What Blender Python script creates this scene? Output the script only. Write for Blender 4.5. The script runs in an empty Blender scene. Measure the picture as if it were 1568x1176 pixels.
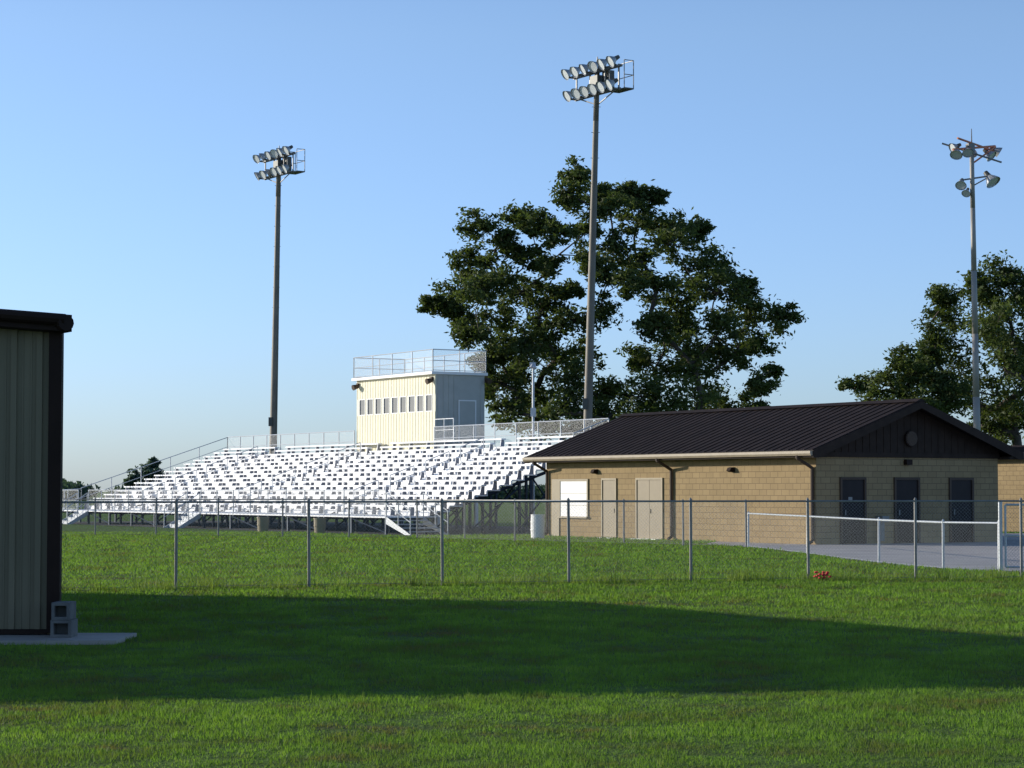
import bpy, math, random
import numpy as np
from mathutils import Vector, Matrix
random.seed(7)
rng = np.random.default_rng(7)
scene = bpy.context.scene
ROT = math.radians(31.5)

# ---------------------------------------------------------------- materials
def nt(name):
    m = bpy.data.materials.new(name); m.use_nodes = True
    n = m.node_tree.nodes; l = m.node_tree.links
    n.clear()
    out = n.new('ShaderNodeOutputMaterial')
    return m, n, l, out

def mat(name, c, rough=0.6, metal=0.0, var=0.15, vscale=3.0, bump=0.0, bscale=30.0, spec=0.3, stretch=(1,1,1)):
    m, n, l, out = nt(name)
    p = n.new('ShaderNodeBsdfPrincipled')
    p.inputs['Roughness'].default_value = rough
    p.inputs['Metallic'].default_value = metal
    p.inputs['Specular IOR Level'].default_value = spec
    tc = n.new('ShaderNodeTexCoord')
    mp = n.new('ShaderNodeMapping'); mp.inputs['Scale'].default_value = stretch
    l.new(tc.outputs['Object'], mp.inputs['Vector'])
    no = n.new('ShaderNodeTexNoise'); no.inputs['Scale'].default_value = vscale
    no.inputs['Detail'].default_value = 5
    l.new(mp.outputs[0], no.inputs['Vector'])
    r = n.new('ShaderNodeValToRGB')
    r.color_ramp.elements[0].position = 0.3; r.color_ramp.elements[1].position = 0.7
    r.color_ramp.elements[0].color = tuple(x*(1-var) for x in c)+(1,)
    r.color_ramp.elements[1].color = tuple(min(1, x*(1+var)) for x in c)+(1,)
    l.new(no.outputs['Fac'], r.inputs['Fac'])
    l.new(r.outputs[0], p.inputs['Base Color'])
    if bump > 0:
        b = n.new('ShaderNodeBump'); b.inputs['Strength'].default_value = bump; b.inputs['Distance'].default_value = 0.02
        n2 = n.new('ShaderNodeTexNoise'); n2.inputs['Scale'].default_value = bscale; n2.inputs['Detail'].default_value = 4
        l.new(tc.outputs['Object'], n2.inputs['Vector'])
        l.new(n2.outputs['Fac'], b.inputs['Height']); l.new(b.outputs[0], p.inputs['Normal'])
    l.new(p.outputs[0], out.inputs[0])
    return m

def block_mat(name, c1, c2, mortar):
    m, n, l, out = nt(name)
    p = n.new('ShaderNodeBsdfPrincipled'); p.inputs['Roughness'].default_value = 0.9
    p.inputs['Specular IOR Level'].default_value = 0.15
    tc = n.new('ShaderNodeTexCoord'); s = n.new('ShaderNodeSeparateXYZ')
    l.new(tc.outputs['Object'], s.inputs[0])
    a = n.new('ShaderNodeMath'); a.operation = 'ADD'
    l.new(s.outputs[0], a.inputs[0]); l.new(s.outputs[1], a.inputs[1])
    c = n.new('ShaderNodeCombineXYZ'); l.new(a.outputs[0], c.inputs[0]); l.new(s.outputs[2], c.inputs[1])
    b = n.new('ShaderNodeTexBrick'); b.inputs['Scale'].default_value = 1
    b.inputs['Brick Width'].default_value = 0.4; b.inputs['Row Height'].default_value = 0.2
    b.inputs['Mortar Size'].default_value = 0.012; b.inputs['Mortar Smooth'].default_value = 0.3
    b.inputs['Color1'].default_value = c1+(1,); b.inputs['Color2'].default_value = c2+(1,); b.inputs['Mortar'].default_value = mortar+(1,)
    l.new(c.outputs[0], b.inputs['Vector'])
    no = n.new('ShaderNodeTexNoise'); no.inputs['Scale'].default_value = 1.2; no.inputs['Detail'].default_value = 6
    l.new(tc.outputs['Object'], no.inputs['Vector'])
    mr = n.new('ShaderNodeMapRange'); mr.inputs[3].default_value = 0.8; mr.inputs[4].default_value = 1.15
    l.new(no.outputs['Fac'], mr.inputs[0])
    mx = n.new('ShaderNodeMix'); mx.data_type = 'RGBA'; mx.blend_type = 'MULTIPLY'; mx.inputs[0].default_value = 1
    l.new(b.outputs['Color'], mx.inputs[6]); l.new(mr.outputs[0], mx.inputs[7])
    l.new(mx.outputs[2], p.inputs['Base Color'])
    bp = n.new('ShaderNodeBump'); bp.inputs['Strength'].default_value = 0.5; bp.inputs['Distance'].default_value = 0.01
    bp.invert = True
    l.new(b.outputs['Fac'], bp.inputs['Height']); l.new(bp.outputs[0], p.inputs['Normal'])
    l.new(p.outputs[0], out.inputs[0])
    return m

def chain_mat(name, c, wire=0.055, cell=0.07):
    m, n, l, out = nt(name)
    uv = n.new('ShaderNodeUVMap'); s = n.new('ShaderNodeSeparateXYZ'); l.new(uv.outputs[0], s.inputs[0])
    vals = []
    for op in ('ADD', 'SUBTRACT'):
        a = n.new('ShaderNodeMath'); a.operation = op
        l.new(s.outputs[0], a.inputs[0]); l.new(s.outputs[1], a.inputs[1])
        d = n.new('ShaderNodeMath'); d.operation = 'DIVIDE'; d.inputs[1].default_value = cell
        l.new(a.outputs[0], d.inputs[0])
        f = n.new('ShaderNodeMath'); f.operation = 'FRACT'; l.new(d.outputs[0], f.inputs[0])
        t = n.new('ShaderNodeMath'); t.operation = 'LESS_THAN'; t.inputs[1].default_value = wire
        l.new(f.outputs[0], t.inputs[0]); vals.append(t)
    mx = n.new('ShaderNodeMath'); mx.operation = 'MAXIMUM'
    l.new(vals[0].outputs[0], mx.inputs[0]); l.new(vals[1].outputs[0], mx.inputs[1])
    tr = n.new('ShaderNodeBsdfTransparent'); p = n.new('ShaderNodeBsdfPrincipled')
    p.inputs['Base Color'].default_value = c+(1,); p.inputs['Roughness'].default_value = 0.5; p.inputs['Metallic'].default_value = 0.3
    ms = n.new('ShaderNodeMixShader'); l.new(mx.outputs[0], ms.inputs[0]); l.new(tr.outputs[0], ms.inputs[1]); l.new(p.outputs[0], ms.inputs[2])
    l.new(ms.outputs[0], out.inputs[0])
    return m

def leaf_mat(name, cols, scale=0.5, trans=0.35, scale2=4.0):
    m, n, l, out = nt(name)
    tc = n.new('ShaderNodeTexCoord')
    no = n.new('ShaderNodeTexNoise'); no.inputs['Scale'].default_value = scale; no.inputs['Detail'].default_value = 3
    n2 = n.new('ShaderNodeTexNoise'); n2.inputs['Scale'].default_value = scale2; n2.inputs['Detail'].default_value = 3
    l.new(tc.outputs['Object'], no.inputs['Vector']); l.new(tc.outputs['Object'], n2.inputs['Vector'])
    ad = n.new('ShaderNodeMix'); ad.data_type = 'FLOAT'; ad.inputs[0].default_value = 0.45
    l.new(no.outputs['Fac'], ad.inputs[2]); l.new(n2.outputs['Fac'], ad.inputs[3])
    r = n.new('ShaderNodeValToRGB')
    el = r.color_ramp.elements
    while len(el) < len(cols): el.new(0.5)
    for i, c in enumerate(cols):
        el[i].position = 0.34+0.32*i/(len(cols)-1); el[i].color = c+(1,)
    l.new(ad.outputs[0], r.inputs[0])
    d = n.new('ShaderNodeBsdfPrincipled'); d.inputs['Roughness'].default_value = 0.6; d.inputs['Specular IOR Level'].default_value = 0.2
    t = n.new('ShaderNodeBsdfTranslucent')
    l.new(r.outputs[0], d.inputs['Base Color']); 
    br = n.new('ShaderNodeMix'); br.data_type = 'RGBA'; br.blend_type = 'MULTIPLY'; br.inputs[0].default_value = 1
    br.inputs[7].default_value = (1.25, 1.3, 0.6, 1)
    l.new(r.outputs[0], br.inputs[6]); l.new(br.outputs[2], t.inputs['Color'])
    ms = n.new('ShaderNodeMixShader'); ms.inputs[0].default_value = trans
    l.new(d.outputs[0], ms.inputs[1]); l.new(t.outputs[0], ms.inputs[2]); l.new(ms.outputs[0], out.inputs[0])
    return m

M = {}
M['white_alu'] = mat('white_aluminium', (0.86, 0.86, 0.86), 0.45, 0.0, 0.05, 2)
M['galv'] = mat('galvanised_steel', (0.22, 0.215, 0.205), 0.5, 0.3, 0.15, 6)
M['bracket'] = mat('bracket_aluminium', (0.26, 0.27, 0.30), 0.5, 0.2, 0.1, 6)
M['galv_white'] = mat('bright_rail', (0.50, 0.52, 0.54), 0.4, 0.2, 0.08, 6)
M['dark_steel'] = mat('dark_steel', (0.04, 0.055, 0.08), 0.5, 0.3, 0.2, 3)
M['pole'] = mat('pole_steel', (0.19, 0.17, 0.14), 0.6, 0.2, 0.15, 1)
M['pole_light'] = mat('pole_galvanised', (0.36, 0.33, 0.29), 0.6, 0.2, 0.12, 1)
M['fixture'] = mat('fixture_shell', (0.42, 0.43, 0.43), 0.4, 0.4, 0.1, 6)
M['glass_lens'] = mat('fixture_lens', (0.70, 0.73, 0.74), 0.1, 0.0, 0.05, 6, spec=0.6)
M['orange'] = mat('orange_primer', (0.60, 0.22, 0.12), 0.6, 0, 0.15, 4)
M['ballast'] = mat('ballast_box', (0.10, 0.10, 0.09), 0.5, 0.2)
M['block'] = block_mat('tan_block', (0.335, 0.245, 0.130), (0.295, 0.215, 0.115), (0.20, 0.145, 0.085))
M['brown'] = mat('brown_siding', (0.035, 0.023, 0.017), 0.7, 0, 0.2, 3, spec=0.15)
M['roof'] = mat('dark_metal_roof', (0.026, 0.018, 0.016), 0.7, 0.0, 0.25, 1.5, spec=0.12)
M['gutter'] = mat('tan_gutter', (0.34, 0.28, 0.20), 0.5, 0, 0.1)
M['tan_door'] = mat('tan_door', (0.235, 0.185, 0.11), 0.5, 0, 0.06)
M['tan_frame'] = mat('tan_frame', (0.285, 0.23, 0.14), 0.5, 0, 0.06)
M['dark_door'] = mat('dark_door', (0.02, 0.014, 0.014), 0.5, 0, 0.2, spec=0.2)
M['door_frame'] = mat('door_frame', (0.075, 0.048, 0.032), 0.6, 0, 0.1)
M['white'] = mat('white_paint', (0.80, 0.79, 0.76), 0.5, 0, 0.03)
M['cream'] = mat('cream_siding', (0.76, 0.70, 0.50), 0.55, 0, 0.04, 2)
M['grey_siding'] = mat('grey_siding', (0.42, 0.42, 0.38), 0.5, 0, 0.06, 2)
M['window'] = mat('window_glass', (0.05, 0.06, 0.07), 0.08, 0, 0.2, spec=0.8)
M['concrete'] = mat('concrete', (0.36, 0.32, 0.28), 0.9, 0, 0.14, 1.5, 0.2, 60)
M['dirt'] = mat('track_asphalt', (0.09, 0.085, 0.08), 0.95, 0, 0.2, 1.5, 0.3, 60)
M['cmu'] = mat('concrete_block', (0.15, 0.145, 0.135), 0.9, 0, 0.2, 6, 0.4, 60)
M['asphalt'] = mat('pavement', (0.40, 0.37, 0.35), 0.95, 0, 0.14, 0.6, 0.3, 60)
M['metal_wall'] = mat('ribbed_metal_wall', (0.215, 0.18, 0.115), 0.6, 0, 0.14, 0.8, stretch=(3, 3, 0.5), spec=0.15)
M['black_trim'] = mat('dark_trim', (0.026, 0.014, 0.010), 0.6, 0, 0.2, spec=0.15)
M['bark'] = mat('bark', (0.075, 0.06, 0.048), 0.9, 0, 0.3, 2, 0.5, 10)
M['red'] = mat('red_petals', (0.65, 0.03, 0.04), 0.6)
M['chain'] = chain_mat('chain_link', (0.28, 0.29, 0.29), 0.042)
M['chain_far'] = chain_mat('chain_link_rail', (0.42, 0.43, 0.44), 0.07, 0.09)
M['leaf'] = leaf_mat('tree_leaves', [(0.045, 0.064, 0.022), (0.078, 0.105, 0.033), (0.125, 0.155, 0.055)], 0.45, 0.4)
M['leaf_far'] = leaf_mat('haze_tinted_leaves', [(0.05, 0.085, 0.07), (0.07, 0.11, 0.085), (0.09, 0.13, 0.10)], 0.1, 0.3)  # haze of distance put into the leaf colour as a bluish tint
GC = [(0.17, 0.145, 0.055), (0.13, 0.20, 0.04), (0.165, 0.285, 0.045), (0.235, 0.345, 0.06)]
M['blade'] = leaf_mat('grass_blades', GC, 0.7, 0.5, 3.0)
M['weed'] = leaf_mat('weed_blades', [(0.15, 0.22, 0.04), (0.22, 0.28, 0.07)], 0.8, 0.45)

# ---------------------------------------------------------------- mesh builder
class B:
    def __init__(s): s.v = []; s.f = []; s.m = []; s.uv = []
    def face(s, pts, m=0, uv=None):
        i = len(s.v); s.v += [tuple(p) for p in pts]; s.f.append(tuple(range(i, i+len(pts)))); s.m.append(m)
        s.uv.append(uv)
    def box(s, x0, x1, y0, y1, z0, z1, m=0):
        i = len(s.v)
        s.v += [(x0,y0,z0),(x1,y0,z0),(x1,y1,z0),(x0,y1,z0),(x0,y0,z1),(x1,y0,z1),(x1,y1,z1),(x0,y1,z1)]
        for f in ((0,3,2,1),(4,5,6,7),(0,1,5,4),(1,2,6,5),(2,3,7,6),(3,0,4,7)):
            s.f.append(tuple(i+k for k in f)); s.m.append(m); s.uv.append(None)
    def prism(s, poly, y0, y1, m=0):
        i = len(s.v); n = len(poly)
        s.v += [(x, y0, z) for x, z in poly]+[(x, y1, z) for x, z in poly]
        s.f.append(tuple(i+k for k in range(n))); s.f.append(tuple(i+n+k for k in reversed(range(n))))
        s.m += [m, m]; s.uv += [None, None]
        for k in range(n):
            k2 = (k+1) % n
            s.f.append((i+k, i+n+k, i+n+k2, i+k2)); s.m.append(m); s.uv.append(None)
    def slab(s, pts, th, m=0):
        i = len(s.v); n = len(pts)
        s.v += [tuple(p) for p in pts]+[(p[0], p[1], p[2]-th) for p in pts]
        s.f.append(tuple(i+k for k in range(n))); s.f.append(tuple(i+n+k for k in reversed(range(n)))); s.m += [m, m]; s.uv += [None, None]
        for k in range(n):
            k2 = (k+1) % n
            s.f.append((i+k, i+n+k, i+n+k2, i+k2)); s.m.append(m); s.uv.append(None)
    def tube(s, p0, p1, r0, r1=None, n=8, m=0, cap=True):
        if r1 is None: r1 = r0
        p0 = Vector(p0); p1 = Vector(p1); d = (p1-p0)
        if d.length < 1e-6: return
        d.normalize(); a = d.orthogonal().normalized(); b = d.cross(a)
        i = len(s.v)
        for p, r in ((p0, r0), (p1, r1)):
            for k in range(n):
                t = 2*math.pi*k/n+math.pi/4
                s.v.append(tuple(p+(a*math.cos(t)+b*math.sin(t))*r))
        for k in range(n):
            k2 = (k+1) % n
            s.f.append((i+k, i+k2, i+n+k2, i+n+k)); s.m.append(m); s.uv.append(None)
        if cap:
            s.f.append(tuple(i+k for k in reversed(range(n)))); s.f.append(tuple(i+n+k for k in range(n))); s.m += [m, m]; s.uv += [None, None]
    def done(s, name, mats, parent=None, smooth=False, loc=(0,0,0), rot=0):
        me = bpy.data.meshes.new(name); me.from_pydata(s.v, [], s.f)
        for k in mats: me.materials.append(M[k])
        me.polygons.foreach_set('material_index', s.m)
        if any(u is not None for u in s.uv):
            ul = me.uv_layers.new(name='UVMap'); buf = []
            for f, u in zip(s.f, s.uv):
                for k in range(len(f)): buf += list(u[k]) if u else [0, 0]
            ul.data.foreach_set('uv', buf)
        if smooth: me.polygons.foreach_set('use_smooth', [True]*len(s.f))
        me.update()
        o = bpy.data.objects.new(name, me); scene.collection.objects.link(o)
        o.location = loc; o.rotation_euler = (0, 0, rot)
        if parent: o.parent = parent
        return o

def empty(name, loc, rot=0):
    e = bpy.data.objects.new(name, None); scene.collection.objects.link(e)
    e.location = loc; e.rotation_euler = (0, 0, rot); e.empty_display_size = 0.5
    return e

# ---------------------------------------------------------------- camera
cam = bpy.data.cameras.new('camera'); co = bpy.data.objects.new('camera', cam); scene.collection.objects.link(co)
cam.lens = 79.4; cam.sensor_width = 36; cam.clip_end = 6000; cam.clip_start = 0.1
co.location = (0, 0, 1.75); co.rotation_euler = (math.radians(90+2.71), 0, 0)
scene.camera = co

# ---------------------------------------------------------------- light
EL = 13.5
sx, sy = -0.938, 0.347
sd = Vector((sx*math.cos(math.radians(EL)), sy*math.cos(math.radians(EL)), math.sin(math.radians(EL))))
sun = bpy.data.lights.new('sun', 'SUN'); so = bpy.data.objects.new('sun', sun); scene.collection.objects.link(so)
sun.energy = 5.0; sun.angle = math.radians(0.5); sun.color = (1.0, 0.935, 0.82)
so.rotation_euler = (-sd).to_track_quat('-Z', 'Y').to_euler(); so.location = (-30, 10, 40)
w = bpy.data.worlds.new('World'); scene.world = w; w.use_nodes = True
n = w.node_tree.nodes; l = w.node_tree.links
sky = n.new('ShaderNodeTexSky'); sky.sky_type = 'NISHITA'; sky.sun_disc = False
sky.sun_elevation = math.radians(EL); sky.sun_rotation = math.atan2(sx, sy)
sky.air_density = 1.0; sky.dust_density = 0.4; sky.ozone_density = 3.0
# sky grade: height tint multiplied in, bluer low down, lifting the lower sky
tc = n.new('ShaderNodeTexCoord'); sp = n.new('ShaderNodeSeparateXYZ'); l.new(tc.outputs['Generated'], sp.inputs[0])
rp_ = n.new('ShaderNodeValToRGB'); l.new(sp.outputs[2], rp_.inputs[0])
e_ = rp_.color_ramp.elements
for _ in range(2): e_.new(0.5)
for k, (p_, c_) in enumerate(((0.0, (0.76, 0.98, 1.62)), (0.07, (0.95, 1.08, 1.58)), (0.2, (1.22, 1.20, 1.38)), (0.6, (0.80, 0.85, 0.95)))):
    e_[k].position = p_; e_[k].color = c_+(1,)
mxs = n.new('ShaderNodeMix'); mxs.data_type = 'RGBA'; mxs.blend_type = 'MULTIPLY'; mxs.inputs[0].default_value = 1
l.new(sky.outputs[0], mxs.inputs[6]); l.new(rp_.outputs[0], mxs.inputs[7])
l.new(mxs.outputs[2], n['Background'].inputs[0]); n['Background'].inputs[1].default_value = 0.15
scene.view_settings.view_transform = 'Standard'; scene.view_settings.look = 'None'; scene.view_settings.exposure = 0

# ---------------------------------------------------------------- ground
def ground_mat():
    m, n, l, out = nt('lawn_ground')
    tc = n.new('ShaderNodeTexCoord')
    def noise(s, d=4):
        x = n.new('ShaderNodeTexNoise'); x.inputs['Scale'].default_value = s; x.inputs['Detail'].default_value = d
        l.new(tc.outputs['Object'], x.inputs['Vector']); return x
    a = noise(0.7); b = noise(3.0); c = noise(25.0, 6)
    m1 = n.new('ShaderNodeMix'); m1.data_type = 'FLOAT'; m1.inputs[0].default_value = 0.4
    l.new(a.outputs['Fac'], m1.inputs[2]); l.new(b.outputs['Fac'], m1.inputs[3])
    m2 = n.new('ShaderNodeMix'); m2.data_type = 'FLOAT'; m2.inputs[0].default_value = 0.3
    l.new(m1.outputs[0], m2.inputs[2]); l.new(c.outputs['Fac'], m2.inputs[3])
    r = n.new('ShaderNodeValToRGB'); el = r.color_ramp.elements
    cols = [(0.17, 0.12, 0.06), (0.09, 0.13, 0.03), (0.11, 0.185, 0.033), (0.14, 0.22, 0.04)]
    while len(el) < 4: el.new(0.5)
    for i, cc in enumerate(cols): el[i].position = 0.34+0.28*i/3; el[i].color = cc+(1,)
    l.new(m2.outputs[0], r.inputs[0])
    p = n.new('ShaderNodeBsdfPrincipled'); p.inputs['Roughness'].default_value = 0.95; p.inputs['Specular IOR Level'].default_value = 0.1
    l.new(r.outputs[0], p.inputs['Base Color'])
    bp = n.new('ShaderNodeBump'); bp.inputs['Strength'].default_value = 1.0; bp.inputs['Distance'].default_value = 0.08
    l.new(c.outputs['Fac'], bp.inputs['Height']); l.new(bp.outputs[0], p.inputs['Normal'])
    l.new(p.outputs[0], out.inputs[0]); return m
M['ground'] = ground_mat()
g = B(); g.face([(-3000, -200, 0), (3000, -200, 0), (3000, 4000, 0), (-3000, 4000, 0)])
g.done('ground', ['ground'])
PATH = [(6.3, 74.5), (7.4, 70), (8.2, 64), (8.5, 58.5), (9.1, 53), (10.2, 49.6), (12.0, 48), (18, 46.8), (30, 46), (45, 60), (38, 95), (10, 92)]
g = B(); g.face([(x, y, 0.006) for x, y in PATH]); g.done('pavement', ['asphalt'])
ex = Vector((math.cos(ROT), math.sin(ROT))); ey = Vector((-math.sin(ROT), math.cos(ROT)))
F = Vector((-3.56, 92.0))
def BL(x, y): p = F+ex*x+ey*y; return (p.x, p.y)
g = B(); g.face([BL(-2.6, -3)+(0.004,), BL(13, -3)+(0.004,), BL(13, 42)+(0.004,), BL(-2.6, 42)+(0.004,)]); g.done('asphalt_pad', ['dirt'])

# ---------------------------------------------------------------- grass blades
def inpoly(px, py, poly):
    r = np.zeros(len(px), bool); j = len(poly)-1
    for i in range(len(poly)):
        xi, yi = poly[i]; xj, yj = poly[j]
        c = ((yi > py) != (yj > py)) & (px < (xj-xi)*(py-yi)/(yj-yi+1e-12)+xi)
        r ^= c; j = i
    return r
def blade_arrays(px, py, h, wd, lean=0.5):
    N = len(px); a = rng.uniform(0, 2*np.pi, N); la = rng.uniform(0, 2*np.pi, N)
    lx = np.cos(la)*h*lean*rng.uniform(0, 1, N); ly = np.sin(la)*h*lean*rng.uniform(0, 1, N)
    v = np.zeros((N, 3, 3), np.float32)
    v[:, 0, 0] = px-np.cos(a)*wd; v[:, 0, 1] = py-np.sin(a)*wd
    v[:, 1, 0] = px+np.cos(a)*wd; v[:, 1, 1] = py+np.sin(a)*wd
    v[:, 2, 0] = px+lx; v[:, 2, 1] = py+ly; v[:, 2, 2] = h
    return v
def tri_object(name, v, mats):
    N = len(v); me = bpy.data.meshes.new(name)
    me.vertices.add(N*3); me.vertices.foreach_set('co', v.reshape(-1))
    me.loops.add(N*3); me.loops.foreach_set('vertex_index', np.arange(N*3, dtype=np.int32))
    me.polygons.add(N); me.polygons.foreach_set('loop_start', np.arange(N, dtype=np.int32)*3)
    me.update(calc_edges=True); me.materials.append(M[mats])
    o = bpy.data.objects.new(name, me); scene.collection.objects.link(o); return o
BLD1 = [(-5.1, 26.5), (-14.1, 41.3), (-40, 41.3), (-40, 26.5)]
SLAB = [(-9, 25.7), (-4.5, 25.7), (-4.5, 27.3), (-9, 27.3)]
PADP = [BL(-2.6, -3), BL(13, -3), BL(13, 42), BL(-2.6, 42)]
NG = rng.uniform(0, 1, (512, 512))
def vnoise(x, y, s, o=0):
    x = x*s+o+200; y = y*s+o*1.7+200
    xi = np.floor(x).astype(int); yi = np.floor(y).astype(int); fx = x-xi; fy = y-yi
    fx = fx*fx*(3-2*fx); fy = fy*fy*(3-2*fy); xi %= 511; yi %= 511
    return (NG[xi, yi]*(1-fx)+NG[xi+1, yi]*fx)*(1-fy)+(NG[xi, yi+1]*(1-fx)+NG[xi+1, yi+1]*fx)*fy
allv = []
for y0, y1, dens, h0, wd in ((12, 16, 1900, .028, .0036), (16, 20, 1500, .032, .0046), (20, 26, 900, .036, .006), (26, 34, 480, .040, .0085), (34, 46, 280, .046, .012), (46, 64, 130, .055, .018), (64, 96, 60, .06, .026)):
    hw = 0.25*y1+2.0
    N = int((y1-y0)*2*hw*dens)
    px = rng.uniform(-hw, hw, N); py = rng.uniform(y0, y1, N)
    k = ~(inpoly(px, py, PATH) | inpoly(px, py, BLD1) | inpoly(px, py, SLAB) | inpoly(px, py, PADP))
    px = px[k]; py = py[k]
    c = .30*vnoise(px, py, .9)+.35*vnoise(px, py, 3.1, 7)+.35*vnoise(px, py, 8.0, 13)
    keep = rng.uniform(0, 1, len(px)) < np.clip((c-.20)*4.5, 0.08, 1)
    px = px[keep]; py = py[keep]; c = c[keep]
    h = h0*np.clip(2.0*(c-.02), .35, 1.7)*rng.uniform(0.65, 1.3, len(px))
    tall = rng.uniform(0, 1, len(px)) < 0.003
    h = np.where(tall, h*2.0, h)
    allv.append(blade_arrays(px, py, h, wd*rng.uniform(0.6, 1.2, len(px)), 0.9))
tri_object('grass', np.concatenate(allv), 'blade')

# ---------------------------------------------------------------- fences
def fence(name, pts, h, spacing, rp=0.03, rr=0.022, link=True, mats=('galv', 'chain'), mid=False):
    b = B(); acc = 0
    for (xa, ya), (xb, yb) in zip(pts[:-1], pts[1:]):
        A = Vector((xa, ya, 0)); Bv = Vector((xb, yb, 0)); L = (Bv-A).length
        k = max(1, round(L/spacing))
        for i in range(k+1):
            p = A.lerp(Bv, i/k)
            if i == k and (xb, yb) != pts[-1]: continue
            q = p+Vector((random.uniform(-.015, .015), random.uniform(-.015, .015), h+.03))
            b.tube(p, q, rp, n=8); b.tube(q, q+Vector((0, 0, .04)), rp*1.15, rp*0.3, n=8)
        b.tube(A+Vector((0, 0, h)), Bv+Vector((0, 0, h)), rr, n=6)
        if mid: b.tube(A+Vector((0, 0, h*0.5)), Bv+Vector((0, 0, h*0.5)), rr, n=6)
        if link:
            nrm = Vector((-(yb-ya), xb-xa, 0)).normalized()*-(rp+0.006)
            A2 = A+nrm; B2 = Bv+nrm
            b.face([A2+Vector((0,0,.03)), B2+Vector((0,0,.03)), B2+Vector((0,0,h)), A2+Vector((0,0,h))], 1,
                   [(acc, 0), (acc+L, 0), (acc+L, h), (acc, h)])
            b.tube(A2+Vector((0,0,.05)), B2+Vector((0,0,.05)), 0.004, n=4)
        acc += L
    return b.done(name, list(mats), smooth=False)
NEAR = [(-10.7, 38.9), (-8.35, 39.6), (-5.98, 40.3), (-3.7, 41.3), (-1.29, 42.0), (1.08, 42.9), (3.47, 43.9), (5.8, 44.3), (7.95, 44.6), (10.1, 44.9), (12.5, 45.2), (14.9, 45.5), (17.3, 45.8)]
fence('chain_link_fence', NEAR, 1.55, 2.4, 0.028, 0.018)
fence('chain_link_fence', [(-27, 95), (-3.5, 83.5), (7.3, 70.5)], 1.42, 3.0, 0.032, 0.022)
fence('chain_link_fence', [(7.35, 70.4), (8.15, 62.5), (8.85, 54.6), (9.6, 50.4), (10.6, 49.3)], 1.05, 9, 0.03, 0.024, mats=('galv_white', 'chain'))
b = B()
for x, y, h in ((10.62, 49.2, 1.5), (12.2, 48.9, 1.5)):
    b.tube((x, y, 0), (x, y, h), 0.045); b.tube((x, y, h), (x, y, h+.05), .05, .02)
for x0, x1 in ((10.72, 11.35), (11.42, 12.1)):
    for z in (0.1, 0.78, 1.45): b.tube((x0, 49.18-(x0-10.62)*.19, z), (x1, 49.18-(x1-10.62)*.19, z), 0.024)
    for x in (x0, x1): b.tube((x, 49.18-(x-10.62)*.19, .1), (x, 49.18-(x-10.62)*.19, 1.45), 0.024)
    b.face([(x0, 49.15, .1), (x1, 49.05, .1), (x1, 49.05, 1.45), (x0, 49.15, 1.45)], 1, [(x0, 0), (x1, 0), (x1, 1.35), (x0, 1.35)])
b.done('chain_link_gate', ['galv_white', 'chain'])
wv = []
for (xa, ya), (xb, yb) in zip(NEAR[:-1], NEAR[1:]):
    for _ in range(32):
        t = random.random(); cx = xa+(xb-xa)*t; cy = ya+(yb-ya)*t+random.gauss(0, .25)
        hh = random.choice([.08, .1, .12, .16, .25]) if random.random() < .75 else .3
        k = random.randint(8, 22)
        wv.append(blade_arrays(cx+rng.normal(0, .10, k), cy+rng.normal(0, .10, k), hh*rng.uniform(.5, 1.1, k), rng.uniform(.005, .012, k), 0.6))
for _ in range(90):
    cy = random.uniform(14, 38); cx = random.uniform(-.24, .24)*cy; k = random.randint(3, 8)
    wv.append(blade_arrays(cx+rng.normal(0, .02, k), cy+rng.normal(0, .02, k), random.uniform(.05, .10)*rng.uniform(.6, 1.1, k), rng.uniform(.003, .006, k), 0.5))
tri_object('weeds', np.concatenate(wv), 'weed')
b = B()
for i in range(14):
    x = 6.03+random.uniform(-.16, .16); y = 43.9+random.uniform(-.12, .12); z = random.uniform(.05, .17)
    b.tube((x, y, 0), (x, y, z), .004, n=4, m=1)
    for k in range(5):
        a = k*2*math.pi/5; b.tube((x, y, z), (x+.03*math.cos(a), y+.03*math.sin(a), z+.015), .008, .02, 5)
b.done('red_flowers', ['red', 'weed'])

# ---------------------------------------------------------------- near metal building (left)
A = (-5.35, 26.8); Bp = (-14.1, 41.1); C = (-38, 41.1); D = (-38, 26.8)  # unseen far walls slanted and stretched so the building casts the lawn shadow
def dline(x, y, ax, ay): return max(0, -( (x-ax)*0.853+(y-ay)*0.522))
mb = empty('metal_building', (A[0], A[1], 0))
def L0(p): return (p[0]-A[0], p[1]-A[1])
b = B()
poly = [A, Bp, C, D]
zt = [3.66+0.094*dline(p[0], p[1], *A) for p in poly]
for i in range(4):
    j = (i+1) % 4; a = L0(poly[i]); c = L0(poly[j])
    b.face([(c[0], c[1], .06), (a[0], a[1], .06), (a[0], a[1], zt[i]), (c[0], c[1], zt[j])])
x = -0.26
while x > -12:
    z = 3.62+0.08*(-x)
    b.prism([(x-.035, .08), (x+.035, .08), (x+.035, z), (x-.035, z)], -0.03, 0)
    for dx in (.1, .2): b.box(x-dx-.008, x-dx+.008, -.008, 0, .08, z)
    x -= 0.305
b.done('walls', ['metal_wall'], mb)
b = B()
b.box(-.14, .012, -.07, .05, .08, 3.64)
b.box(-12, -.145, -.035, .0, .06, .12)
rp = [(0.17, -.28), (-8.75+.25, 14.5), (-32.6, 14.5), (-32.6, -.28)]
rz = [3.82+0.094*dline(p[0], p[1], .17, -.28) for p in rp]
b.slab([(p[0], p[1], z) for p, z in zip(rp, rz)], .2)
b.tube((.12, -.36, 3.72), (.12-8.75*.9, -.36+14.3*.9, 3.72), .095, n=12)
b.tube((.10, -.33, 3.76), (-14, -.33, 3.76+.08*14), .07, n=10)
b.done('roof_and_trim', ['black_trim'], mb)
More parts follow.
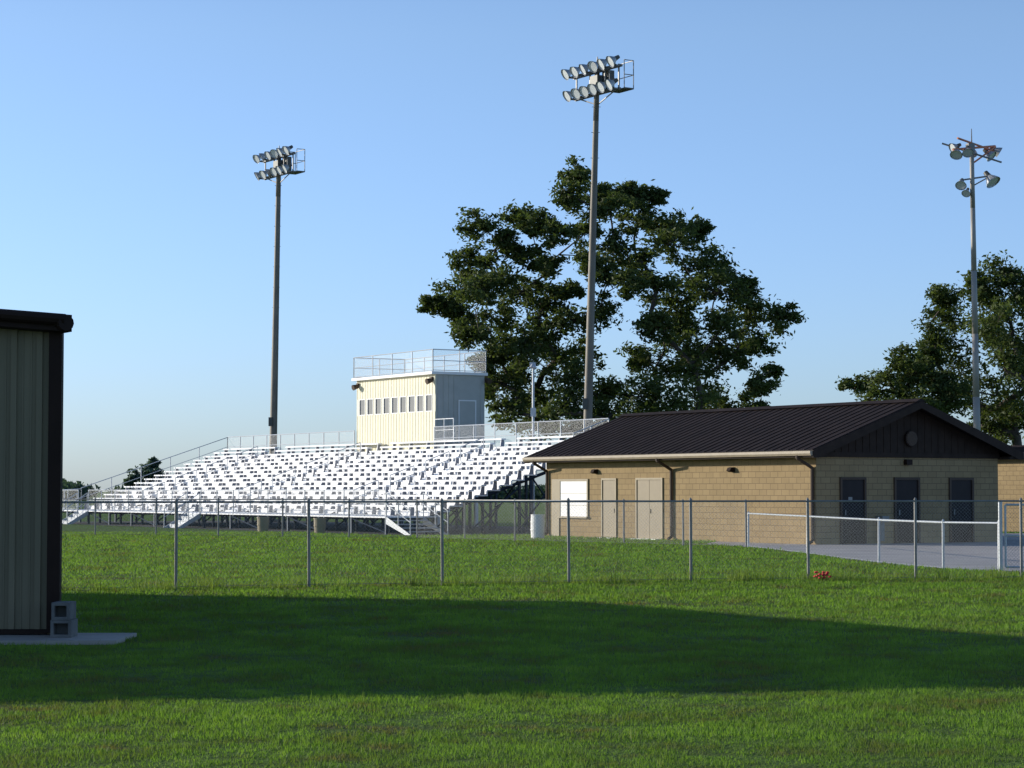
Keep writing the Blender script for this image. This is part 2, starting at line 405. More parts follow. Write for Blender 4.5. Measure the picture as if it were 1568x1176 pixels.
b = B(); b.box(-3.5, .85, -1.0, .4, -0.05, .05); b.box(-32, -3.5, -.6, 0.2, -.05, .05)
b.done('foundation_slab', ['concrete'], mb)
b = B()
for k, z in enumerate((.052, .255)):
    x0, x1 = (.0, .24) if k == 0 else (.01, .22)
    b.box(x0, x0+.035, -.52, -.12, z, z+.2); b.box(x1-.035, x1, -.52, -.12, z, z+.2)
    b.box(x0+.035, x1-.035, -.52, -.12, z, z+.035); b.box(x0+.035, x1-.035, -.52, -.12, z+.165, z+.2)
    b.box(x0+.035, x1-.035, -.34, -.31, z+.035, z+.165)
b.done('concrete_blocks', ['cmu'], mb)

# ---------------------------------------------------------------- concession / restroom building
def block_building(name, loc, W, L, eave, rise, oh=0.6):
    e = empty(name, (loc[0], loc[1], 0), ROT)
    b = B(); b.box(0, W, 0, L, 0, eave); b.done('block_walls', ['block'], e)
    sl = rise/(W/2+oh); cx = W/2; ze = eave-.06
    b = B(); b.prism([(0.0, eave+.003), (W, eave+.003), (W, ze+sl*oh-.02), (cx, ze+rise-.02), (0, ze+sl*oh-.02)], -.03, L+.03)
    x = .15
    while x < W:
        zt = ze+rise-sl*abs(x-cx)-.03
        if zt > eave+.1: b.box(x, x+.05, -.045, -.03, eave+.01, zt)
        x += .3
    b.box(-.02, W+.02, -.07, -.03, eave-.14, eave+.02)
    b.done('gable_siding', ['brown'], e)
    b = B()
    y0, y1 = -oh, L+oh; th = .13
    b.prism([(-oh, ze), (cx, ze+rise), (cx, ze+rise+th), (-oh, ze+th)], y0, y1)
    b.prism([(cx+.001, ze+rise), (W+oh, ze), (W+oh, ze+th), (cx+.001, ze+rise+th)], y0, y1)
    y = y0+.05
    while y < y1:
        b.prism([(-oh, ze+th), (cx, ze+rise+th), (cx, ze+rise+th+.025), (-oh, ze+th+.025)], y, y+.03)
        b.prism([(cx, ze+rise+th), (W+oh, ze+th), (W+oh, ze+th+.025), (cx, ze+rise+th+.025)], y, y+.03)
        y += .42
    b.prism([(cx-.22, ze+rise+th-.03), (cx+.22, ze+rise+th-.03), (cx, ze+rise+th+.08)], y0-.01, y1+.01)
    b.done('standing_seam_roof', ['roof'], e)
    b = B()
    for s in (0, 1):
        xs = (-oh, -.005) if s == 0 else (W+.005, W+oh)
        b.box(xs[0], xs[1], y0+.02, y1-.02, ze-.10, ze-.03)
    for yy in (y0-.03, y1+.0):
        b.prism([(-oh-.02, ze-.12), (-oh+.2, ze-.12), (cx, ze+rise-.12), (W+oh-.2, ze-.12), (W+oh+.02, ze-.12), (W+oh+.02, ze+th-.02), (cx, ze+rise+th-.02), (-oh-.02, ze+th-.02)], yy, yy+.03)
    b.done('soffit_and_rake', ['brown'], e)
    b = B()
    b.prism([(-oh-.13, ze+.10), (-oh-.13, ze+.02), (-oh-.09, ze-.05), (-oh-.004, ze-.05), (-oh-.004, ze+.10)], y0, y1)
    b.prism([(W+oh+.004, ze+.10), (W+oh+.004, ze-.05), (W+oh+.09, ze-.05), (W+oh+.13, ze+.02), (W+oh+.13, ze+.10)], y0, y1)
    b.done('gutter', ['gutter'], e)
    return e
cb = block_building('concession_building', (9.9, 73.6), 8.0, 16.4, 3.0, 1.68)
b = B()
for y in (.12, 8.0, 16.25):
    b.tube((-.68, y, 2.90), (-.68, y, 2.80), .055); b.tube((-.68, y, 2.82), (-.07, y, 2.50), .055); b.tube((-.07, y, 2.53), (-.07, y, .12), .055); b.tube((-.07, y, .12), (-.22, y, .04), .055)
b.done('downspouts', ['door_frame'], cb)
def door_side(bf, bd, y0, y1, z1, split=False):
    bf.box(-.05, 0.0, y0-.07, y0, 0, z1+.07); bf.box(-.05, 0, y1, y1+.07, 0, z1+.07); bf.box(-.05, 0, y0, y1, z1, z1+.07)
    if split:
        m = (y0+y1)/2; bd.box(-.02, 0, y0+.003, m-.01, .03, z1-.003); bd.box(-.02, 0, m+.01, y1-.003, .03, z1-.003)
        bd.box(-.05, -.02, m-.09, m-.05, .95, 1.1)
    else:
        bd.box(-.02, 0, y0+.003, y1-.003, .03, z1-.003); bd.box(-.05, -.02, y0+.06, y0+.1, .95, 1.1)
bf = B(); bd = B(); bw = B()
door_side(bf, bd, 8.65, 10.2, 2.15, True); door_side(bf, bd, 11.6, 12.45, 2.15)
bf.box(-.05, 0, 13.42, 13.5, .78, 2.2); bf.box(-.05, 0, 15.35, 15.43, .78, 2.2); bf.box(-.05, 0, 13.5, 15.35, 2.12, 2.2); bf.box(-.12, 0, 13.4, 15.45, .72, .78)
bf.box(-.045, 0, 15.43, 15.95, 0.0, 2.2)
bw.box(-.03, 0, 13.503, 15.347, .783, 2.117)
bw.box(-.35, -.001, 8.6, 10.3, 0, .03); bw.box(-.3, -.001, 11.6, 12.5, 0, .03)
for z in (1.2, 1.65): bf.box(-.034, -.03, 13.51, 15.34, z, z+.012)
bf.done('door_frames', ['tan_frame'], cb); bd.done('doors', ['tan_door'], cb); bw.done('serving_shutter', ['white'], cb)
bf = B(); bd = B(); bk = B()
for x0, x1 in ((1.06, 2.0), (3.38, 4.34), (5.82, 6.76)):
    bf.box(x0-.08, x0, -.06, 0, 0, 2.2); bf.box(x1, x1+.08, -.06, 0, 0, 2.2); bf.box(x0, x1, -.06, 0, 2.12, 2.2)
    bd.box(x0+.003, x1-.003, -.02, 0, .02, 2.117)
    bk.box(x0+.1, x0+.14, -.07, -.02, .95, 1.12)
bk.box(1.33, 1.5, -.026, -.02, 1.4, 1.55)
bf.done('door_frames', ['door_frame'], cb); bd.done('doors', ['dark_door'], cb); bk.done('door_hardware', ['galv'], cb)
b = B()
def wall_lamp_side(y, z):
    b.box(-.09, 0, y-.11, y+.11, z-.02, z+.14); b.prism([(-.22, z+.02), (-.09, z-.03), (-.09, z+.13), (-.15, z+.13)], y-.1, y+.1)
wall_lamp_side(12.9, 2.42); wall_lamp_side(4.46, 2.42)
b.box(3.75, 4.0, -.16, 0, 2.62, 2.8)
b.tube((4, -.07, 3.5), (4, -.13, 3.5), .27, n=24)
b.done('wall_lamps', ['black_trim'], cb)
b = B()
b.tube((4, -.132, 3.5), (4, -.14, 3.5), .24, n=24)
for z in (-.16, -.08, 0, .08, .16):
    hwv = math.sqrt(.22**2-z*z); b.box(4-hwv, 4+hwv, -.17, -.14, 3.49+z, 3.52+z)
b.done('gable_vent', ['door_frame'], cb)
b = B()
b.box(2.5, 2.8, -.35, 0, .72, .92); b.box(2.58, 2.72, -.2, 0, .1, .72)
b.done('drinking_fountain', ['galv'], cb)
block_building('storage_building', (23.9, 93.0), 7, 10, 3.30, .35)

b = B()
for z0, z1, r0, r1 in ((0, .06, .24, .25), (.06, .3, .25, .26), (.3, .33, .275, .275), (.33, .6, .26, .26), (.6, .63, .275, .275), (.63, .85, .26, .25), (.85, .88, .26, .26)):
    b.tube((.95, 83.6, z0), (.95, 83.6, z1), r0, r1, 20)
b.done('white_barrel', ['white'])
for x, y in ((-10.6, 96.3), (-7.9, 93.0)):
    b = B()
    for z0, z1, r0, r1 in ((0, .3, .22, .24), (.3, .33, .26, .26), (.33, .6, .245, .25), (.6, .64, .27, .27)): b.tube((x, y, z0), (x, y, z1), r0, r1, 16)
    b.done('trash_barrel', ['tan_frame'])

# ---------------------------------------------------------------- bleachers
bl = empty('stadium_bleachers', (F.x, F.y, 0), ROT)
NR = 15; RW = .6; RH = .215; Z0 = .72; LEN = 39.3
aisles = [(7.0, 8.3), (19.0, 20.3), (31.0, 32.3)]
segs = []; c = 0
for a0, a1 in aisles: segs.append((c, a0)); c = a1
segs.append((c, LEN))
s = B()
s.box(-1.8, 0, 0, LEN, Z0-.06, Z0)
for i in range(NR):
    x = i*RW; z = Z0+i*RH
    if i > 0: s.box(x+.003, x+RW, 0, LEN, z-.05, z)
    else: s.box(.003, RW, 0, LEN, z-.05, z)
    if i < NR-1: s.box(x+RW-.02, x+RW, 0.01, LEN-.01, z+.003, z+RH-.053)
    for y0, y1 in segs:
        y = y0
        while y < y1-.2:
            ye = min(y+6.0, y1)
            s.box(x+.30, x+.55, y+.02, ye-.02, z+.36, z+.43)
            y = ye
    for a0, a1 in aisles:
        if i < NR-1: s.box(x+.3, x+.575, a0+.05, a1-.05, z+.003, z+RH/2)
s.done('seats_and_treads', ['white_alu'], bl)
s = B()
for i in range(NR):
    x = i*RW; z = Z0+i*RH
    for y0, y1 in segs:
        k = max(2, round((y1-y0)/1.83))
        for j in range(k+1):
            y = y0+.12+(y1-y0-.3)*j/k
            s.prism([(x+.30, z+.003), (x+.52, z+.003), (x+.52, z+.358), (x+.36, z+.358)], y, y+.05)
s.done('seat_brackets', ['bracket'], bl)
s = B()
for j in range(14):
    y = .1+j*(LEN-.2)/13
    for x in (-1.7, .1, 2.2, 4.6, 6.8, 8.9):
        ztop = Z0-.07 if x < .1 else Z0+min(NR-1, int(x/RW))*RH-.08
        s.box(x-.05, x+.05, y-.05, y+.05, 0, ztop)
    s.tube((.1, y, Z0-.12), (8.9, y, Z0+13.6*RH-.12), .07, n=4)
    s.tube((-1.7, y, Z0-.12), (.1, y, Z0-.12), .05, n=4)
    s.tube((2.2, y, .1), (4.6, y, 1.9), .04, n=4); s.tube((4.6, y, .1), (6.8, y, 2.7), .04, n=4); s.tube((8.9, y, .1), (6.8, y, 2.7), .04, n=4)
    s.tube((4.6, y, 1.3), (8.9, y, 1.3), .04, n=4)
    if j % 2 == 0 and j < 13:
        yn = y+(LEN-.2)/13
        s.tube((8.9, y, .1), (8.9, yn, 3.4), .035, n=4); s.tube((-1.7, y, .05), (-1.7, yn, .6), .03, n=4)
s.done('steel_understructure', ['dark_steel'], bl)
r = B()
def rail(pts, h=1.07, sp=1.83, link=True, mids=(0.5,)):
    for P, Q in zip(pts[:-1], pts[1:]):
        P = Vector(P); Q = Vector(Q); L = (Q-P).length; k = max(1, round(L/sp)); up = Vector((0, 0, h))
        for i in range(k+1):
            p = P.lerp(Q, i/k); r.tube(p-Vector((0, 0, .1)), p+up, .026, n=6)
        r.tube(P+up, Q+up, .024, n=6)
        for mm in mids: r.tube(P+up*mm, Q+up*mm, .018, n=6)
        r.tube(P+Vector((0,0,.06)), Q+Vector((0,0,.06)), .018, n=6)
        if link: r.face([P+Vector((0,0,.05)), Q+Vector((0,0,.05)), Q+up, P+up], 1, [(0, 0), (L, 0), (L, h), (0, h)])
zr = Z0+(NR-1)*RH
rail([(-1.78, 0.0, Z0), (-1.78, 18.4, Z0)]); rail([(-1.78, 20.0, Z0), (-1.78, 33, Z0)]); rail([(-1.78, 34.5, Z0), (-1.78, LEN, Z0)])
rail([(9.02, 0, zr), (9.02, 15.1, zr)], 1.12); rail([(9.02, 23.5, zr), (9.02, LEN, zr)], 1.12)
rail([(9.0, -.05, zr), (7.2, -.05, zr-.645)], 1.1, 0.9)
rail([(9.02, LEN, zr), (0.2, LEN, Z0+.1)], 1.1, 1.83, False)
rail([(0.2, LEN, Z0+.1), (-1.78, LEN, Z0)], 1.05, 1.0, False)
for a0, a1 in aisles:
    ym = (a0+a1)/2
    for i0 in (1, 4, 7, 10):
        P = Vector((i0*RW+.15, ym, Z0+i0*RH)); Q = Vector(((i0+2)*RW+.15, ym, Z0+(i0+2)*RH))
        for p in (P, Q): r.tube(p, p+Vector((0, 0, .86)), .022, n=6)
        r.tube(P+Vector((0,0,.86)), Q+Vector((0,0,.86)), .022, n=6); r.tube(P+Vector((0,0,.5)), Q+Vector((0,0,.5)), .018, n=6)
def stair_x(y0, y1):
    for k in range(4):
        st.box(-1.8-.3*(k+1), -1.8-.3*k, y0, y1, Z0-.18*(k+1)-.04, Z0-.18*(k+1)); st.box(-1.82-.3*k, -1.8-.3*k, y0, y1, max(0, Z0-.18*(k+1)), Z0-.18*k-.05)
    for y in (y0, y1):
        st.prism([(-1.8, Z0-.25), (-1.8, Z0), (-3.0, .0), (-3.0, -.02), (-2.75, -.02)], y-.02, y+.02)
        for x, z in ((-1.85, Z0), (-2.4, Z0*.5), (-2.95, 0)): st.tube((x, y, z), (x, y, z+.92), .022, n=6)
        st.tube((-1.85, y, Z0+.92), (-2.95, y, .92), .022, n=6); st.tube((-1.85, y, Z0+.5), (-2.95, y, .5), .018, n=6)
st = B(); stair_x(18.4, 20.0); stair_x(33.0, 34.5)
for k in range(5):
    st.box(-1.75, -.1, -.42*(k+1), -.42*k-.01, Z0-.144*(k+1)-.04, Z0-.144*(k+1))
for x in (-1.78, -.08):
    st.face([(x, 0, Z0), (x, 0, Z0-.3), (x, -1.6, -.0), (x, -2.1, -.0)])
    for y, z in ((-.05, Z0), (-1.05, Z0*.5), (-2.05, 0.0)): st.tube((x, y, z), (x, y, z+.95), .024, n=6)
    st.tube((x, -.05, Z0+.95), (x, -2.05, .95), .024, n=6); st.tube((x, -.05, Z0+.5), (x, -2.05, .5), .02, n=6)
st.done('front_stairs', ['galv_white'], bl)
r.done('guard_rails', ['galv_white', 'chain_far'], bl)

# ---------------------------------------------------------------- press box
pb = empty('press_box', BL(9.15, 15.2)+(0,), ROT)
W, L = 2.75, 8.2; zb, zt = 4.05, 7.42
b = B(); b.box(0, W, 0, L, zb, zt)
b.done('side_walls', ['grey_siding'], pb)
b = B()
n_w = 9; m0 = .3; ww = .60; gap = (L-2*m0-n_w*ww)/(n_w-1)
z0w, z1w = 5.68, 6.40
b.box(-.04, -.002, -.02, L+.02, zb-.3, z0w-.04); b.box(-.04, -.002, -.02, L+.02, z1w+.04, zt)
for yy in np.arange(0, L, .28):
    b.box(-.055, -.04, yy, yy+.05, zb-.3, z0w-.06); b.box(-.055, -.04, yy, yy+.05, z1w+.06, zt-.02)
edges = [-.02]
for i in range(n_w):
    y0 = m0+i*(ww+gap); b.box(-.04, -.002, edges[-1], y0, z0w-.04, z1w+.04); edges.append(y0+ww)
b.box(-.04, -.002, edges[-1], L+.02, z0w-.04, z1w+.04)
b.done('front_siding', ['cream'], pb)
b = B(); f = B()
for i in range(n_w):
    y0 = m0+i*(ww+gap); b.box(-.015, -.003, y0, y0+ww, z0w-.04, z1w+.04)
    f.box(-.055, -.015, y0-.03, y0+.015, z0w-.06, z1w+.06); f.box(-.055, -.015, y0+ww-.015, y0+ww+.03, z0w-.06, z1w+.06)
    f.box(-.055, -.015, y0+.015, y0+ww-.015, z1w+.02, z1w+.06); f.box(-.055, -.015, y0+.015, y0+ww-.015, z0w-.06, z0w-.02)
b.done('windows', ['window'], pb)
f.box(-.3, W+.12, -.12, L+.12, zt+.002, zt+.14)
f.box(1.25, 1.31, -.04, -.02, zb+.05, zb+2.15); f.box(2.2, 2.26, -.04, -.02, zb+.05, zb+2.15); f.box(1.31, 2.2, -.04, -.02, zb+2.09, zb+2.15)
f.done('window_trim_and_roof', ['white'], pb)
b = B(); b.box(1.312, 2.198, -.03, -.001, zb+.05, zb+2.088)
for i in range(9):
    x = .1+i*.3
    if not 1.1 < x < 2.3: b.box(x, x+.04, -.02, 0, zb, zt-.01)
b.done('side_door_and_ribs', ['grey_siding'], pb)
r = B()
z = zt+.14
rail([(-.2, -.05, z), (-.2, L+.05, z)], 1.07, 2.0, True, (.5,)); rail([(-.2, -.05, z), (W+.05, -.05, z)], 1.07, 1.4, True)
rail([(W+.05, -.05, z), (W+.05, L+.05, z)], 1.07, 2.0, True); rail([(-.2, L+.05, z), (W+.05, L+.05, z)], 1.07, 1.4, True)
rail([(-.1, -.1, zb+.1), (-.1, -1.9, zb+.1)], 1.07, .9, False)
for x in (.3, W-.3):
    for y in (.3, L-.3): r.box(x-.08, x+.08, y-.08, y+.08, 0, zb)
r.done('roof_railing', ['galv_white', 'chain_far'], pb)
b = B()
for y in (.25, L-.2):
    b.tube((-.1, y, zt-.28), (-.38, y, zt-.36), .1, .15, 12); b.box(-.16, -.04, y-.08, y+.08, zt-.3, zt-.12)
b.box(W+.02, W+.22, -.1, .1, zt-.35, zt-.1); b.tube((W+.1, -.08, zt-.2), (W+.15, -.3, zt-.3), .08, .14, 12)
b.done('flood_lamps', ['door_frame'], pb)
b = B()
x, y = BL(9.1, 6.2)
b.tube((x, y, 0), (x, y, 7.3), .07, .055, 10); b.tube((x-.02, y-.1, 7.3), (x+.02, y-.05, 7.5), .16, .1, 12); b.box(x-.16, x+.1, y-.1, y+.1, 7.42, 7.56)
b.box(x-.12, x+.12, y-.12, y-.05, 5.1, 5.5)
b.done('camera_pole', ['galv_white'])

# ---------------------------------------------------------------- floodlight poles
def fixture(b, p, d, s=1.0):
    p = Vector(p); d = Vector(d).normalized()
    b.tube(p-d*.34*s, p-d*.1*s, .09*s, .12*s, 10, 3)
    b.tube(p-d*.1*s, p+d*.08*s, .12*s, .24*s, 14, 0, False)
    b.tube(p+d*.08*s, p+d*.22*s, .24*s, .31*s, 14, 0, False)
    b.tube(p+d*.16*s, p+d*.17*s, .27*s, .27*s, 14, 1)
def big_pole(name, x, y, ztop, lean, rb=.225, rt=.115, half=1.95):
    e = empty(name, (x, y, 0), 0)
    b = B()
    T = Vector((lean, 0, ztop))
    prev = Vector((0, 0, 0)); k = 8
    for i in range(1, k+1):
        p = T*(i/k); b.tube(prev, p, rb+(rt-rb)*(i-1)/k, rb+(rt-rb)*i/k, 16, 0, i in (1, k)); prev = p
    b.tube((0, 0, 0), (0, 0, .15), rb+.15, rb+.15, 16)
    b.done('pole', ['pole'], e, True)
    b = B(); 
    for i in range(12):
        p = T*(.3+.055*i); b.tube(p+Vector((-.2, -.05, 0)), p+Vector((.2, -.05, 0)), .012, n=5)
    p = T*.27; b.box(p.x-.26, p.x-.05, -.35, -.18, p.z-.3, p.z+.2)
    b.done('climbing_pegs', ['ballast'], e)
    h = empty('lamp_head', tuple(T), ROT); h.parent = e
    b = B(); 
    for zz, n_f, hf in ((-.40, 6, half), (-1.42, 6, half*.93)):
        b.box(-.05, .05, -hf-.1, hf+.1, zz-.05, zz+.05, 2)
        b.box(-.33, -.29, -hf-.1, hf+.1, zz-.03, zz+.03, 2)
        for i in range(n_f):
            yy = -hf+2*hf*i/(n_f-1)
            b.box(-.33, .1, yy-.03, yy+.03, zz-.03, zz+.03, 2)
            b.tube((-.3, yy, zz), (-.3, yy, zz+.18), .03, n=6, m=2)
            fixture(b, (-.38, yy, zz+.22), (-.80, random.uniform(-.3, .45), -.5), .92)
    for yy in (-hf, -hf*.35, hf*.35, hf): b.box(-.03, .03, yy-.03, yy+.03, -1.4, -.3, 2)
    b.tube((0, -hf, -1.35), (0, 0, -1.9), .03, n=5, m=2); b.tube((0, hf, -1.35), (0, 0, -1.9), .03, n=5, m=2)
    for xx in (.1, .6):
        for yy in (-half-.15, -half*.45): b.tube((xx, yy, -1.4), (xx, yy, -.15), .022, n=5, m=2)
    for zz in (-1.4, -.8, -.15):
        b.tube((.6, -half-.15, zz), (.6, -half*.45, zz), .02, n=5, m=2)
        for yy in (-half-.15, -half*.45): b.tube((.1, yy, zz), (.6, yy, zz), .02, n=5, m=2)
    b.box(.08, .62, -half-.15, -half*.45, -1.44, -1.4, 3)
    b.box(.12, .45, -.7, -.2, -1.25, -.4, 3); b.box(.12, .45, .1, .6, -1.15, -.5, 3); b.box(-.25, -.1, -.35, .25, -1.2, -.6, 3)
    b.tube((0, 0, 0), (0, 0, .3), .05, .02, 6, 2)
    b.done('floodlights', ['fixture', 'glass_lens', 'galv', 'ballast'], h, False)
    return e
big_pole('floodlight_pole', 3.27, 101.5, 21.1, .60, half=1.85)
big_pole('floodlight_pole', -13.65, 128.5, 21.2, .32, .24, .13, half=1.95)
e = empty('floodlight_pole', (24.75, 120, 0), 0)
b = B(); T = Vector((-.18, 0, 20.2)); prev = Vector((0, 0, 0))
for i in range(1, 7):
    p = T*(i/6); b.tube(prev, p, .21-.016*(i-1), .21-.016*i, 14, 0); prev = p
b.done('pole', ['pole_light'], e, True)
h = empty('lamp_head', tuple(T), math.radians(12)); h.parent = e
b = B()
b.tube((-1.45, -.9, -.4), (1.75, .9, .15), .06, n=6, m=4); b.tube((-1.3, .9, .2), (1.3, -.9, -1.0), .05, n=6, m=2)
b.tube((-1.1, -.7, .25), (1.8, .9, -.15), .06, n=6, m=4); b.tube((0, 0, -1.0), (1.6, .5, .05), .05, n=6, m=4)
b.tube((-.7, 0, -1.9), (1.1, 0, -1.6), .045, n=6, m=2); b.tube((0, 0, -2.2), (1.1, 0, -1.6), .035, n=6, m=2)
b.tube((0, 0, -.3), (0, 0, .9), .05, .02, n=6, m=2); b.box(-.25, .1, -.2, .2, -.5, .1, 2)
for p, d, s_ in (((-1.15, -.7, -.5), (-.35, -.5, -.75), 1.1), ((-.75, .4, -.05), (-.8, -.1, -.4), 1.0), ((-.4, -.4, -.35), (-.2, -.6, -.7), 1.0), ((1.2, .5, -.35), (.5, -.5, -.7), 1.1),
              ((1.75, .8, -.1), (.8, -.2, -.5), 1.0), ((1.05, 0, -1.75), (.35, -.5, -.75), 1.4), ((-.6, 0, -2.05), (-.4, -.6, -.7), 1.0), ((.3, .6, -.2), (.2, .8, -.5), 1.0), ((-.3, 0, -2.5), (-.5, -.5, -.7), .8)):
    fixture(b, p, d, s_)
b.done('floodlights', ['fixture', 'glass_lens', 'galv', 'ballast', 'orange'], h)

# ---------------------------------------------------------------- trees
def make_tree(name, base, lobes, depth, leaf, sub=13, per=62, fork=4.0, tr=.45, leafmat='leaf', trunk_top=None, seed=1, spread=.30):
    rnd = random.Random(seed); R = np.random.default_rng(seed)
    e = empty(name, (base[0], base[1], 0), 0)
    nodes = [Vector((0, 0, 0))]; par = [-1]
    tt = trunk_top or (0, 0, fork)
    for k in range(1, 5):
        nodes.append(Vector(tt)*(k/4)+Vector((rnd.uniform(-.12, .12), 0, 0))*(k < 4)); par.append(len(nodes)-2)
    cx = sum(a[0] for a in lobes)/len(lobes); cz = sum(a[1] for a in lobes)/len(lobes)
    hx = max(abs(a[0]-cx) for a in lobes)+1; hz = max(abs(a[1]-cz) for a in lobes)+1
    P3 = []
    for (x, z, r) in lobes:
        d = min(1, math.hypot((x-cx)/hx, (z-cz)/hz)); dy = depth*math.sqrt(max(.05, 1-d*d))
        P3.append((Vector((x, rnd.uniform(-1, 1)*dy, z)), r))
    P3.sort(key=lambda q: (q[0]-Vector(tt)).length)
    centers = []
    for c, r in P3:
        best = None; bd = 1e9
        for i in range(3, len(nodes)):
            nd = nodes[i]; dd = (nd-c).length + (2.5 if nd.z > c.z-.3 else 0)+.12*(nd-nodes[4]).length
            if dd < bd: bd = dd; best = i
        s = nodes[best]; cur = best; L = (c-s).length; k = max(2, int(L/1.1))
        bend = Vector((rnd.uniform(-1, 1), rnd.uniform(-1, 1), rnd.uniform(0, 1)))*L*.10
        for j in range(1, k+1):
            t = j/k; p = s.lerp(c, t)+bend*math.sin(math.pi*t)+Vector((rnd.gauss(0, .08), rnd.gauss(0, .08), rnd.gauss(0, .06)))
            nodes.append(p); par.append(cur); cur = len(nodes)-1
        root = cur
        for j in range(sub):
            v = Vector((rnd.gauss(0, 1), rnd.gauss(0, 1), rnd.gauss(0, 1))).normalized()
            q = c+Vector((v.x*r, v.y*r, v.z*r*.85))*rnd.uniform(.35, 1.28)
            nodes.append(nodes[root].lerp(q, .5)+Vector((0, 0, rnd.uniform(-.1, .15)))); par.append(root)
            nodes.append(q); par.append(len(nodes)-2)
            centers.append((q, r))
    EX = 1.75
    rad = [0.0]*len(nodes)
    for i in range(len(nodes)-1, -1, -1):
        v = rad[i] if rad[i] > 0 else .018**EX
        rad[i] = v**(1/EX)
        if par[i] >= 0: rad[par[i]] += v
    k = tr/rad[0]
    b = B()
    for i in range(1, len(nodes)):
        r1 = max(.014, min(rad[i]*k, tr)); r0 = max(.014, min(rad[par[i]]*k, r1*1.5))
        if i <= 4: r0 = rad[par[i]]*k
        b.tube(nodes[par[i]], nodes[i], r0*(1.35 if par[i] == 0 else 1), r1, 8 if r1 > .1 else 4, 0, False)
    b.done('trunk_and_limbs', ['bark'], e, True)
    qs = []
    for q, r in centers:
        N = int(per*rnd.uniform(.35, 1.5)); sg = spread*r*rnd.uniform(.6, 1.25)
        pts = R.normal(0, 1, (N, 3))*np.array([sg, sg, sg*.6])+np.array(q); qs.append(pts)
    P = np.concatenate(qs); N = len(P)
    a = R.normal(0, 1, (N, 3)); a[:, 2] *= .7; a /= np.linalg.norm(a, axis=1)[:, None]
    t = R.normal(0, 1, (N, 3)); bb = np.cross(a, t); bb /= np.linalg.norm(bb, axis=1)[:, None]
    sz = (leaf*R.uniform(.6, 1.3, N))[:, None]
    V = np.stack([P-a*sz, P+bb*sz*.42, P+a*sz, P-bb*sz*.42], 1).astype(np.float32)
    me = bpy.data.meshes.new('leaves'); me.vertices.add(N*4); me.vertices.foreach_set('co', V.reshape(-1))
    me.loops.add(N*4); me.loops.foreach_set('vertex_index', np.arange(N*4, dtype=np.int32))
    me.polygons.add(N); me.polygons.foreach_set('loop_start', np.arange(N, dtype=np.int32)*4)
    me.update(calc_edges=True); me.materials.append(M[leafmat])
    o = bpy.data.objects.new('leaves', me); scene.collection.objects.link(o); o.parent = e
    return e
S = 130/3460
def cv(lst, cu, s, rs=1.0): return [((u-cu)*s, 1.75+(752-v)*s, r*s*rs) for u, v, r in lst]
big = [(735,358,26),(720,400,24),(700,440,28),(662,462,18),(690,470,20),(765,378,24),(800,330,20),(760,425,30),(825,352,22),(855,372,22),
 (885,272,22),(915,285,24),(945,280,24),(985,295,22),(1012,292,13),(870,305,22),(930,325,28),(975,335,26),(900,345,22),
 (1050,345,32),(1080,340,18),(1020,385,32),(1075,395,32),(1120,420,28),(1145,440,20),(1090,455,32),(1150,480,30),(1190,492,22),(1165,525,26),(1190,565,12),(1125,540,34),(1160,590,22),(1090,600,36),(1150,625,20),
 (1045,440,32),(1035,495,34),(1070,535,32),(940,380,28),(985,395,28),(1000,445,28),(925,430,24),(915,480,28),(1010,560,36),(1030,615,38),(975,610,32),
 (840,400,20),(805,400,24),(800,445,28),(835,470,32),(870,490,30),(765,480,32),(725,520,26),(765,535,32),(805,540,32),(850,545,34),(740,555,22),(770,590,32),(820,600,36),(880,590,34),(925,600,30),(900,535,28),(860,635,34),(930,640,34),(780,632,26),(1000,655,34),(740,600,20),
 (1060,645,34),(1055,560,32),(1100,500,28),(830,510,28),(740,455,24),(1110,640,28),(900,650,34),(820,640,34),(1040,655,30),(910,380,22),(955,450,20),(1000,500,26),(985,540,22),(710,490,18),(870,450,18),(1060,480,26),(790,565,24),(1020,340,20)]
make_tree('pecan_tree', (5.3, 130), cv(big, 925, S), 6.5, .155, 18, 74, 5.5, .36, trunk_top=(.1, 0, 5.5), seed=4, spread=.285)
S2 = 150/3460
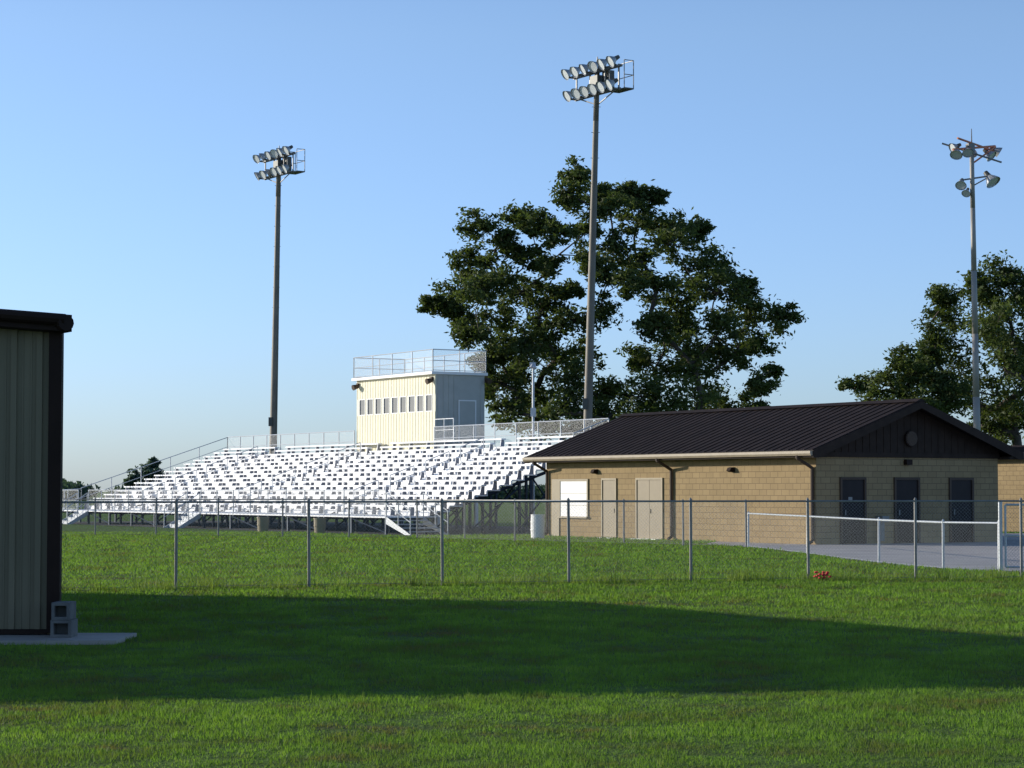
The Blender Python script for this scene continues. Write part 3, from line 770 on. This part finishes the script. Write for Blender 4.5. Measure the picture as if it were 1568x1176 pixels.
rt = [(1520,428,26),(1450,455,22),(1475,480,32),(1550,450,32),(1600,460,40),(1440,520,28),(1500,510,38),(1545,510,38),(1580,540,45),(1420,550,24),(1470,560,38),(1520,570,40),(1560,600,40),(1440,600,30),(1490,610,38),(1540,640,40),(1640,520,50),(1660,580,50),(1610,600,50),(1700,500,40),(1490,450,24),(1520,480,30),(1560,640,40),(1520,655,30)]
make_tree('oak_tree', ((1560-784)*S2, 150), cv(rt, 1560, S2), 6, .165, 17, 90, 4, .32, seed=9, spread=.29)
rt2 = [(1362,560,20),(1385,575,20),(1335,585,24),(1305,590,18),(1283,592,9),(1355,605,28),(1395,600,26),(1420,585,20),(1435,615,26),(1320,615,22),(1385,630,30),(1405,565,14),(1345,630,24),(1420,640,26)]
make_tree('oak_tree', ((1375-784)*S2, 146), cv(rt2, 1375, S2), 3, .15, 14, 80, 3, .22, seed=12, spread=.3)
sm = [(0, 3.9, .9), (-.8, 3.3, .9), (.8, 3.4, .9), (1.7, 2.9, .7), (-1.6, 2.6, .7), (0, 2.5, 1), (.3, 4.7, .6), (1.0, 2.2, .8), (-1.0, 2.0, .8)]
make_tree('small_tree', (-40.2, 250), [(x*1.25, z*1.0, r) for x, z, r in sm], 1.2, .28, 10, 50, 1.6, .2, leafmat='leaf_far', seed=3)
R = np.random.default_rng(3); pts = []
x = -190
while x < 260:
    hh = random.uniform(2.2, 4.0)
    wd = random.uniform(2.5, 6); y = 430+random.uniform(-30, 40); N = 420
    p = R.normal(0, 1, (N, 3)); p /= np.linalg.norm(p, axis=1)[:, None]; p *= R.uniform(.6, 1.05, (N, 1))
    p = p*np.array([wd, 3, hh*.55])+np.array([x, y, hh*.5]); pts.append(p); x += wd*.75
P = np.concatenate(pts); N = len(P)
a = R.normal(0, 1, (N, 3)); a /= np.linalg.norm(a, axis=1)[:, None]; t = R.normal(0, 1, (N, 3)); bb = np.cross(a, t); bb /= np.linalg.norm(bb, axis=1)[:, None]
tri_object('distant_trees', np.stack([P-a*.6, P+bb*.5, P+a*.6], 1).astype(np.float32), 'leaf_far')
print('done')
